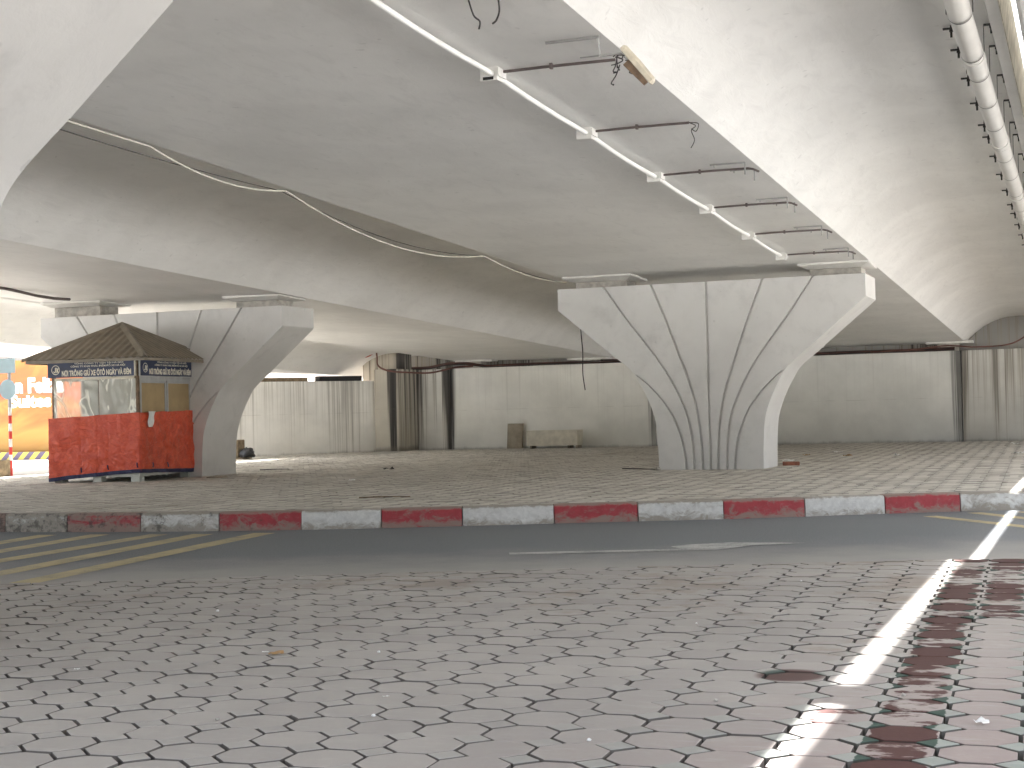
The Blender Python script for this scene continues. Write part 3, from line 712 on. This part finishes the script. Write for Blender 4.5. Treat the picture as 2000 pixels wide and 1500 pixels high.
for y in hy:
    b = MB(); n = 14
    pts = [(-1.05+.113*math.cos(t), y, zp(y)+.113*math.sin(t)) for t in [math.pi+math.pi*i/n for i in range(n+1)]]
    for i in range(n): 
        a, c = Vector(pts[i]), Vector(pts[i+1]); b.add([(a.x, y-.016, a.z), (c.x, y-.016, c.z), (c.x, y+.016, c.z), (a.x, y+.016, a.z)], [(0, 1, 2, 3)])
    zl_ = zB(y)+.715
    for sg in (-1, 1):
        b.box((-1.05+sg*.113, y-.016, zp(y)-.01), (-1.05+sg*.119, y+.016, zl_))
        b.box((-1.05+sg*.115, y-.02, zl_-.004), (-1.05+sg*.27, y+.02, zl_+.012))
        b.tube([(-1.05+sg*.19, y, zl_+.05), (-1.05+sg*.19, y, zl_-.085)], .013, 6); b.tube([(-1.05+sg*.19, y, zl_-.006), (-1.05+sg*.19, y, zl_-.03)], .022, 6)
    b.build('pipe_hanger', M['black'], DP)

# ---------------------------------------------------------------- parking kiosk
KRZ = R(4.0); KX0, KY0, KZ0 = -18.84, 24.58, .23
KW, KD = 1.88, 2.10
K = empty('parking_kiosk', (KX0, KY0, KZ0), 'small square parking kiosk with brown pyramid roof and navy sign boards', 'kiosk', rz=KRZ)
def kb(name, boxes, m, par=K, bev=.0):
    b = MB()
    for a, c in boxes: b.box(a, c, bev=bev)
    return b.build(name, m, par, local=True)
kb('base_frame', [((0, 0, .10), (KW, KD, .2))], M['whiteboard'])
for x, y in ((.02, .02), (KW-.2, .02), (.02, KD-.2), (KW-.2, KD-.2), (KW/2-.08, .02)): kb('foot', [((x, y, -.01), (x+.18, y+.18, .097))], M['whiteboard'])
for (x, y, m) in ((0, 0, 'rust'), (KW-.07, 0, 'rust'), (0, KD-.07, 'aluminium'), (KW-.07, KD-.07, 'aluminium')): kb('corner_post', [((x+.002, y+.002, .203), (x+.068, y+.068, 2.34))], M[m], bev=.006)
lw = [((.07, .02, .203), (KW-.07, .05, 1.12)), ((.07, KD-.05, .203), (KW-.07, KD-.02, 1.12)), ((.02, .07, .203), (.05, KD-.07, 1.12)), ((KW-.05, .07, .203), (KW-.02, KD-.07, 1.12))]
for q in lw: kb('lower_panel', [q], M['aluminium'])
for q in (((.07, -.012, 1.955), (KW-.07, .05, 2.005)), ((.07, KD-.05, 1.955), (KW-.07, KD, 2.005))): kb('top_rail', [q], M['creamframe'])
for q in (((KW-.05, .07, 1.93), (KW+.012, KD-.07, 2.0)), ((-.0, .07, 1.955), (.05, KD-.07, 2.005))): kb('top_rail', [q], M['aluminium'])
kb('window_mullion', [((1.02, .012, 1.12), (1.065, .05, 1.955))], M['rust'])
kb('window_mullion', [((.01, 1.0, 1.12), (.05, 1.10, 1.955))], M['aluminium'])
# right side: two framed tan boards
for y0, y1 in ((.075, 1.06), (1.085, KD-.075)):
    fr = kb('side_window', [((KW-.03, y0, 1.122), (KW+.004, y0+.05, 1.928)), ((KW-.03, y1-.05, 1.122), (KW+.004, y1, 1.928)), ((KW-.03, y0+.05, 1.122), (KW+.004, y1-.05, 1.16)), ((KW-.03, y0+.05, 1.875), (KW+.004, y1-.05, 1.928))], M['aluminium'])
    kb('window_board', [((KW-.028, y0+.05, 1.162), (KW-.012, y1-.05, 1.873))], M['tan'], fr)
kb('back_board', [((.95, KD-.045, 1.123), (KW-.072, KD-.025, 1.953))], M['whiteboard'])
kb('side_board', [((.022, 1.12, 1.123), (.042, KD-.075, 1.953))], M['whiteboard'])
kb('ceiling_board', [((.03, .03, 2.25), (KW-.03, KD-.03, 2.27))], M['whiteboard'])
# plastic sheets
def sheet(x0, x1, z0, z1, y, seed):
    b = MB(); nx, nz = 40, 26
    for j in range(nz+1):
        for i in range(nx+1):
            u, v = i/nx, j/nz; x = x0+(x1-x0)*u; z = z0+(z1-z0)*v
            q = .030*mnoise.noise((x*3.2+seed, z*1.6, seed))+.014*mnoise.noise((x*8, z*5+x*3, seed))
            b.v.append((x, y-.035+q*min(1, 6*u*(1-u)+.2), z))
    n = nx+1; b.f = [(j*n+i, j*n+i+1, (j+1)*n+i+1, (j+1)*n+i) for j in range(nz) for i in range(nx)]; b.m = [0]*len(b.f)
    return b.build('plastic_sheet', M['plastic'], K, smooth=80, local=True)
sheet(.06, 1.03, 1.215, 1.965, .018, 1.); sheet(1.05, 1.84, 1.235, 1.965, .018, 5.)
# sign boards
def text_mesh(body, parent, m, origin, xdir, width, height, bold=.0, name='lettering', depth=.004):
    cu = bpy.data.curves.new('lettering', 'FONT'); cu.body = body; cu.size = 1; cu.extrude = .02; cu.offset = bold; cu.align_x = 'LEFT'; cu.resolution_u = 3
    o = bpy.data.objects.new('tmp', cu); COL.objects.link(o)
    dg = bpy.context.evaluated_depsgraph_get(); me = bpy.data.meshes.new_from_object(o.evaluated_get(dg))
    bpy.data.objects.remove(o); bpy.data.curves.remove(cu)
    xs = [v.co.x for v in me.vertices]; ys = [v.co.y for v in me.vertices]
    x0, x1, y0 = min(xs), max(xs), 0.
    cap = .73
    d = Vector(xdir).normalized(); nrm = Vector((d.y, -d.x, 0)); O = Vector(origin)
    for v in me.vertices:
        v.co = O+d*((v.co.x-x0)/(x1-x0)*width)+Vector((0, 0, (v.co.y-y0)/cap*height))+nrm*(depth if v.co.z > 0 else -.002)
    me.materials.clear(); me.materials.append(m)
    t_ = bpy.data.objects.new(name, me); COL.objects.link(t_); t_.parent = parent; return t_
def logo(parent, c, d, r):
    d = Vector(d).normalized(); nrm = Vector((d.y, -d.x, 0)); c = Vector(c); b = MB()
    def pt(x, z, o=.004): return tuple(c+d*x+Vector((0, 0, z))+nrm*o)
    n = 28
    vs = [pt(q*math.cos(2*math.pi*i/n), q*math.sin(2*math.pi*i/n)) for q in (r, r*.86) for i in range(n)]
    b.add(vs, [(i, (i+1) % n, n+(i+1) % n, n+i) for i in range(n)])
    for poly in ([(-.15, .5), (.1, .5), (.1, -.35), (-.05, -.6), (-.45, -.6), (-.55, -.3), (-.35, -.25), (-.25, -.42), (-.15, -.35)], [(.2, .5), (.42, .5), (.42, -.6), (.2, -.6)], [(.42, .1), (.62, .5), (.78, .3), (.55, -.1), (.75, -.5), (.55, -.6), (.42, -.3)]):
        b.add([pt(x*r, z*r) for x, z in poly], [tuple(range(len(poly)))])
    return b.build('emblem', M['letter'], parent, local=True)
sf = kb('sign_board', [((-.03, -.075, 2.015), (KW-.03, -.045, 2.315))], M['navy'])
sr = kb('sign_board', [((KW+.025, .02, 2.015), (KW+.05, KD-.02, 2.315))], M['navy'])
kb('sign_edge', [((KW-.03, -.08, 2.01), (KW-.005, -.045, 2.32))], M['creamframe'], sf); kb('sign_edge', [((KW+.025, -.01, 2.01), (KW+.053, .018, 2.32))], M['aluminium'], sr)
for par, O, d, sc in ((sf, (0, -.076, 0), (1, 0, 0), 1.), (sr, (KW+.051, .03, 0), (0, 1, 0), 1.08)):
    D = Vector(d); P_ = lambda s, z: Vector(O)+D*s+Vector((0, 0, z))
    logo(par, P_(.15*sc, 2.165), d, .092)
    text_mesh('NƠI TRÔNG GIỮ XE ÔTÔ NGÀY VÀ ĐÊM', par, M['letter'], P_(.285*sc, 2.045), d, 1.50*sc, .105, .032)
    text_mesh('TỔNG CÔNG TY VẬN TẢI HÀ NỘI', par, M['letter'], P_(.56*sc, 2.262), d, 1.06*sc, .030, .015)
    text_mesh('CÔNG TY KHAI THÁC ĐIỂM ĐỖ XE HÀ NỘI', par, M['letter'], P_(.48*sc, 2.206), d, 1.18*sc, .034, .015)
# roof
OV = .37; ZE, ZA = 2.345, 3.07
cx, cy = KW/2, KD/2
cor = [Vector((-OV, -OV, ZE)), Vector((KW+OV, -OV, ZE)), Vector((KW+OV, KD+OV, ZE)), Vector((-OV, KD+OV, ZE))]; AP = Vector((cx, cy, ZA))
rb = MB()
for s_ in range(4):
    A_, B_ = cor[s_], cor[(s_+1) % 4]; L = (B_-A_).length; nn = int(L/.04); up = (B_-A_).cross(AP-A_).normalized()
    mid = (A_+B_)/2; base = len(rb.v)
    for i in range(nn+1):
        t_ = i/nn; p = A_.lerp(B_, t_); fr = 1-abs(2*t_-1)
        hgt = (.0, .014, .014, .0)[i % 4]
        q = p+(AP-mid)*fr
        rb.v.append(tuple(p+up*hgt)); rb.v.append(tuple(q+up*hgt))
    for i in range(nn): rb.f.append((base+2*i, base+2*i+2, base+2*i+3, base+2*i+1)); rb.m.append(0)
roof = rb.build('roof', M['roof'], K, local=True)
for c in cor:
    b = MB(); d = (AP-c); s_ = d.cross(Vector((0, 0, 1))).normalized()*.075; h_ = Vector((0, 0, .05)); a = c-d*.01
    b.add([tuple(a-s_-h_*.2), tuple(a+h_), tuple(a+s_-h_*.2), tuple(AP-s_-h_*.2), tuple(AP+h_), tuple(AP+s_-h_*.2)], [(0, 1, 4, 3), (1, 2, 5, 4)]); b.build('hip_cap', M['roofcap'], roof, local=True)
e = OV-.03
for (a, c) in (((-e, -e, 2.285), (KW+e, -e+.02, 2.345)), ((-e, KD+e-.02, 2.285), (KW+e, KD+e, 2.345)), ((-e, -e+.02, 2.285), (-e+.02, KD+e-.02, 2.345)), ((KW+e-.02, -e+.02, 2.285), (KW+e, KD+e-.02, 2.345))): kb('fascia', [(a, c)], M['roofcap'])

sb = MB(); sb.box((-e+.02, -e+.02, 2.335), (KW+e-.02, KD+e-.02, 2.342)); sb.build('dark_eave_sheet', M['dark'], K, local=True)  # near black sheet closing the eaves below the roof

# tarpaulin tied around the kiosk
TP = empty('tarpaulin', (KX0, KY0, KZ0), 'crumpled orange red tarpaulin with navy hem tied around the lower half of the kiosk', 'tarpaulin', rz=KRZ)
def tarp_pt(s, v, hem=False):
    """s metres from the front left corner round to the back right"""
    o = .055
    if s < 0: x, y, nx, ny = -o, -s-o, -1, 0
    elif s <= KW+2*o: x, y, nx, ny = -o+s, -o, 0, -1
    else: x, y, nx, ny = KW+o, -o+(s-KW-2*o), 1, 0
    top = interp(s, [-.25, 0, KW, KW+KD], [1.20, 1.235, 1.31, 1.335])+.012*mnoise.noise((s*3, 0, 2))
    bot = interp(s, [-.25, 0, .25, KW, KW+KD], [.02, .015, .05, .175, .10])+.02*mnoise.noise((s*2.5, 9, 2))
    z = bot+(top-bot)*v
    wr = .034*mnoise.noise((s*2.6, z*2.2+s, 3.))+0.026*mnoise.noise((s*5+z*3, z*6, 7.))-.012*abs(mnoise.noise((s*9-z*5, z*11+s*4, 1.)))+.003*mnoise.noise((s*22+z*9, z*19, 4.))
    k = min(1., .35+1.6*(1-v)); wr = wr*k+.02*(1-v)
    for sm in (.70, 1.08, 1.30): wr -= .012*math.exp(-((s-sm)/.02)**2)*(.4+.6*(v < .75))
    return (x+nx*wr, y+ny*wr, z)
def tarp(v0, v1, name, m, s0=-.22, s1=KW+KD+.11, lift=0., nv=44):
    b = MB(); ns = 190
    for j in range(nv+1):
        for i in range(ns+1):
            p = tarp_pt(s0+(s1-s0)*i/ns, v0+(v1-v0)*j/nv); b.v.append(p)
    n = ns+1; b.f = [(j*n+i, j*n+i+1, (j+1)*n+i+1, (j+1)*n+i) for j in range(nv) for i in range(ns)]; b.m = [0]*len(b.f)
    return b.build(name, m, TP, smooth=70, local=True)
tarp(.062, 1., 'tarp_cloth', M['tarp']); tarp(0., .0615, 'hem', M['hem'], nv=4)
b = MB()
for s in (.72, 1.30, 1.93, 2.4, 2.95):
    p = Vector(tarp_pt(s, .17)); q = Vector(tarp_pt(s+.01, .09)); nrm = Vector((0, -.015, 0)) if s < KW+.1 else Vector((.015, 0, 0))
    b = MB(); b.tube([p+nrm, (p+q)/2+nrm*1.6, q+nrm], .012, 6); b.build('tie_loop', M['hem'], TP, local=True)
b = MB(); b.tube([(KW+.02, KD+.02, 1.37), (KW+.1, KD+.07, 1.33), (KW+.1, KD+.06, .2)], [.02, .035, .012], 6); b.build('gathered_corner', M['hem'], TP, local=True)
NP = MB(); s0 = KW+.36
for j in range(9):
    for i in range(5):
        s = s0+.02*(j/8)*-1+.26*i/4*(1-.35*j/8); z = 1.33-.30*j/8
        p = tarp_pt(s, 1.); NP.v.append((KW+.055+.045+.012*math.sin(j*.9+i*.7), p[1], z))
NP.f = [(j*5+i, j*5+i+1, (j+1)*5+i+1, (j+1)*5+i) for j in range(8) for i in range(4)]; NP.m = [0]*32
o = NP.build('paper_notice', M['paper'], None, smooth=70, local=True, loc=(KX0, KY0, KZ0), rz=KRZ)
tag(o, 'white sheet of paper hung over the upper edge of the orange tarpaulin', 'paper')

# ---------------------------------------------------------------- hoarding, barrier, sign post at the far left
HB = empty('advertising_hoarding', (-40, 43.4, .15), 'tall orange printed hoarding with white words beyond the kiosk', 'hoarding')
b = MB(); b.box((-6, 0, 0), (11.9, .12, 3.40)); b.build('printed_panel', M['poster'], HB, local=True)
text_mesh('n Feliza', HB, M['whiteletter'], (5.24, -.012, 2.29), (1, 0, 0), 2.02, .50, .045)
text_mesh('Suites', HB, M['whiteletter'], (4.98, -.012, 1.80), (1, 0, 0), 1.74, .42, .045)
b = MB(); b.box((0, 0, 0), (14, .25, .26), bev=.02)
o = b.build('striped_barrier', M['chevron'], None, loc=(-44, 42.9, .15)); tag(o, 'low barrier painted in slanting yellow and purple stripes at the foot of the hoarding', 'barrier')
SP = empty('sign_post', (-22.55, 27.95, .23), 'thin red and white banded post with two pale blue sign plates', 'sign post')
b = MB(); z_ = 0.
cuts = [0, .34, .47, .64, .82, .99, 1.16, 1.34, 1.52, 2.62]
for i in range(len(cuts)-1): b.tube([(0, 0, cuts[i]), (0, 0, cuts[i+1])], .038, 12, (0 if i % 2 else 1) if i < 8 else 2, caps=(i in (0, len(cuts)-2)))
b.build('post', [M['white'], M['red'], M['polegrey']], SP, smooth=50, local=True)
b = MB(); b.box((-.22, -.055, 2.28), (.20, -.040, 2.60), bev=.004); b.build('square_plate', M['signblue'], SP, local=True)
b = MB(); n = 28; vs = [(.22*math.cos(2*math.pi*i/n)-.01, y, 1.92+.22*math.sin(2*math.pi*i/n)) for y in (-.056, -.042) for i in range(n)]
b.add(vs, [tuple(range(n)), tuple(range(n, 2*n))]+[(i, (i+1) % n, n+(i+1) % n, n+i) for i in range(n)]); b.build('round_plate', M['signblue'], SP, local=True)
b = MB(); b.box((-.30, -.30, -.01), (.07, .10, .36), bev=.02); b.box((-.29, -.31, .05), (-.10, -.295, .33)); 
o = b.build('post_block', M['wood'], None, loc=(-22.55, 27.75, .23)); tag(o, 'weathered brown block at the foot of the banded sign post', 'block')

# ---------------------------------------------------------------- loose things by the far wall
TR = empty('plaster_trough', (-16.6, 47.75, .125), 'long pale plaster trough on short legs against the far wall', 'trough')
b = MB(); b.add([(-.95, -.26, .10), (.78, -.26, .10), (.78, .28, .10), (-.95, .28, .10), (-.97, -.28, .60), (.80, -.28, .60), (.80, .30, .60), (-.97, .30, .60), (-.91, -.22, .60), (.74, -.22, .60), (.74, .24, .60), (-.91, .24, .60), (-.91, -.22, .45), (.74, -.22, .45), (.74, .24, .45), (-.91, .24, .45)],
    [(3, 2, 1, 0), (0, 1, 5, 4), (1, 2, 6, 5), (2, 3, 7, 6), (3, 0, 4, 7), (4, 5, 9, 8), (5, 6, 10, 9), (6, 7, 11, 10), (7, 4, 8, 11), (8, 9, 13, 12), (9, 10, 14, 13), (10, 11, 15, 14), (11, 8, 12, 15), (12, 13, 14, 15)])
b.build('trough_body', M['trough'], TR, local=True)
for x in (-.88, .42, .70): b = MB(); b.box((x, -.2, -.02), (x+.07, .22, .1)); b.build('leg', M['stone'], TR, local=True)
b = MB(); b.add([(x+(.01 if z else 0), y+(.10 if z else 0)-.0, z*.84) for z in (0, 1) for (x, y) in ((0, 0), (.53, 0), (.53, .14), (0, .14))], [(3, 2, 1, 0), (4, 5, 6, 7), (0, 1, 5, 4), (1, 2, 6, 5), (2, 3, 7, 6), (3, 0, 4, 7)])
o = b.build('upright_slab', M['stone'], None, loc=(-18.55, 48.2, .125)); tag(o, 'brown plaster slab standing upright against the far wall', 'slab')
def blob(name, loc, r, m, seed, label, cat, sq=(1, 1, .75), rough=.35, group=None):
    bm = bmesh.new(); bmesh.ops.create_icosphere(bm, subdivisions=3, radius=1)
    for v in bm.verts:
        n = 1+rough*mnoise.noise(v.co*1.3+Vector((seed, seed, 0)))+rough*.5*mnoise.noise(v.co*3.5+Vector((seed, 0, seed)))
        v.co = Vector((v.co.x*sq[0]*r*n, v.co.y*sq[1]*r*n, max(-r*sq[2]*.55, v.co.z*sq[2]*r*n)+r*sq[2]*.55))
    me = bpy.data.meshes.new(name); bm.to_mesh(me); bm.free(); me.materials.append(m); me.polygons.foreach_set('use_smooth', [True]*len(me.polygons))
    o = bpy.data.objects.new(name, me); COL.objects.link(o); o.location = loc; return tag(o, label, cat, group)
b = MB(); b.box((-.45, -.2, .0), (.12, .25, .07)); b.box((-.45, -.2, .07), (-.08, .2, .58), bev=.02)
o = b.build('crate', M['wood'], None, loc=(-23.55, 39.6, .16)); tag(o, 'small dark wooden crate peeping out behind the kiosk pier', 'crate')
blob('rubbish_bag', (-23.35, 39.45, .225), .20, M['bag'], 3., 'black rubbish bag lying behind the kiosk pier', 'bag', (1.1, 1, .95))

# ---------------------------------------------------------------- small litter
def scrap(loc, sz, m, label, seed, name='paper_scrap', cat='litter', group='bits of litter on the paving'):
    random.seed(seed); b = MB(); n = 4
    for j in range(n+1):
        for i in range(n+1): b.v.append(((i/n-.5)*sz*1.5+random.uniform(-.1, .1)*sz, (j/n-.5)*sz+random.uniform(-.1, .1)*sz, .004+abs(random.gauss(0, .16))*sz))
    b.f = [(j*(n+1)+i, j*(n+1)+i+1, (j+1)*(n+1)+i+1, (j+1)*(n+1)+i) for j in range(n) for i in range(n)]; b.m = [0]*len(b.f)
    o = b.build(name, m, None, loc=(loc[0], loc[1], loc[2] if len(loc) > 2 else gz(loc[1])+.004), rz=random.uniform(0, 3)); return tag(o, label, cat, group)
scrap((-5.96, 37.9), .17, M['paper'], 'largest white paper scrap, on the island right of the lone pier', 1)
scrap((-4.15, 34.8), .10, M['paper'], 'small white scrap alone on the island before the streaky right wall panel', 2)
scrap((-2.1, 43.6), .18, M['paper'], 'white scrap by the wall foot at the right edge', 3)
scrap((-1.6, 35.1), .14, M['paper'], 'pale scrap on the island at the right edge, in front of the other edge scrap', 4)
scrap((-12.3, 24.3), .09, M['paper'], 'white scrap on the island midway between the two piers', 5)
scrap((-5.55, 29.4), .15, M['paper'], 'crumpled wrapper lying on the brick at the lone pier foot', 6, 'wrapper', 'wrapper')
bpy.data.objects['wrapper'].location.z = .30
scrap((-6.31, 35.6), .13, M['leaf'], 'yellow brown leaf heap just right of the lone pier', 7, 'dry_leaf', 'leaf')
scrap((-5.2, 34.6), .12, M['leaf'], 'yellow brown leaf beside the largest white scrap', 8, 'dry_leaf', 'leaf')
scrap((-13.9, 29.2), .13, M['darkcable'], 'flat dark rag on the island between the piers', 9, 'rag', 'rag')
scrap((-3.89, 6.815, .203), .05, M['leaf'], 'tan leaf scrap on the near paving left of centre', 10, 'dry_leaf', 'leaf')
scrap((-3.98, 6.86, .203), .02, M['paper'], 'tiny white fleck beside the tan leaf on the near paving', 12)
scrap((-4.63, 6.19, .203), .018, M['paper'], 'thin white straw like scrap on the near paving at the left', 13)
scrap((-2.84, 5.886, .203), .02, M['paper'], 'small cream stub on the near paving at the lower centre', 14)
scrap((-.43, 5.93, .203), .035, M['paper'], 'white scrap on a paver right of the sun stripe', 15)
b = MB(); b.box((-.16, -.09, 0), (.16, .09, .07), bev=.01); o = b.build('loose_brick', M['brick'], None, loc=(-5.5, 29.4, .222), rz=.2); tag(o, 'reddish brick lying at the right foot of the lone pier', 'brick')
for i, (p, q, lab) in enumerate((((-9.63, 19.25), (-8.94, 19.45), 'long thin stick lying on the island just behind the kerb'), ((-8.5, 28.2), (-7.62, 27.6), 'thin stick touching the left foot of the lone pier'), ((-17.3, 29.75), (-16.7, 30.0), 'short dark twig on the island right of the kiosk pier'), ((-16.25, 25.9), (-15.9, 26.1), 'short pale wood strip by the kiosk corner'))):
    b = MB(); r_ = .011; z = gz(p[1])+r_+.003; mid = ((p[0]+q[0])/2, (p[1]+q[1])/2+.03, z+.004)
    b.tube(smooth_path([(p[0], p[1], z), mid, (q[0], q[1], z)], 5), [r_]*6+[r_*.7]*5, 6)
    tag(b.build('stick', M['wood'] if i in (0, 3) else M['darkcable'], None, smooth=60), lab, 'stick', 'sticks on the paving')
blob('stone', (-7.62, 27.55, .225), .055, M['pebble'], 5., 'small round stone at the left foot of the lone pier', 'stone')
random.seed(5)
spots = [(-3.41, 6.998), (-6.56, 9.36), (-4.55, 9.28), (-5.13, 8.27), (-1.48, 6.137), (-.63, 7.58), (-2.1, 8.3), (-5.9, 7.7), (-3.3, 5.3), (-2.72, 5.52), (-.77, 6.42), (-6.7, 6.4), (-1.9, 10.4), (-4.0, 10.2), (-2.9, 7.9), (-1.75, 5.3)]
for i, (x, y) in enumerate(spots):
    blob('pebble', (x, y, .201), .005+.005*random.random(), M['pebble'] if i % 3 else M['paper'], 10.+i, 'tiny pale pebble on the near paving', 'pebble', (1, 1, .8), .3, 'pebbles on the near paving')
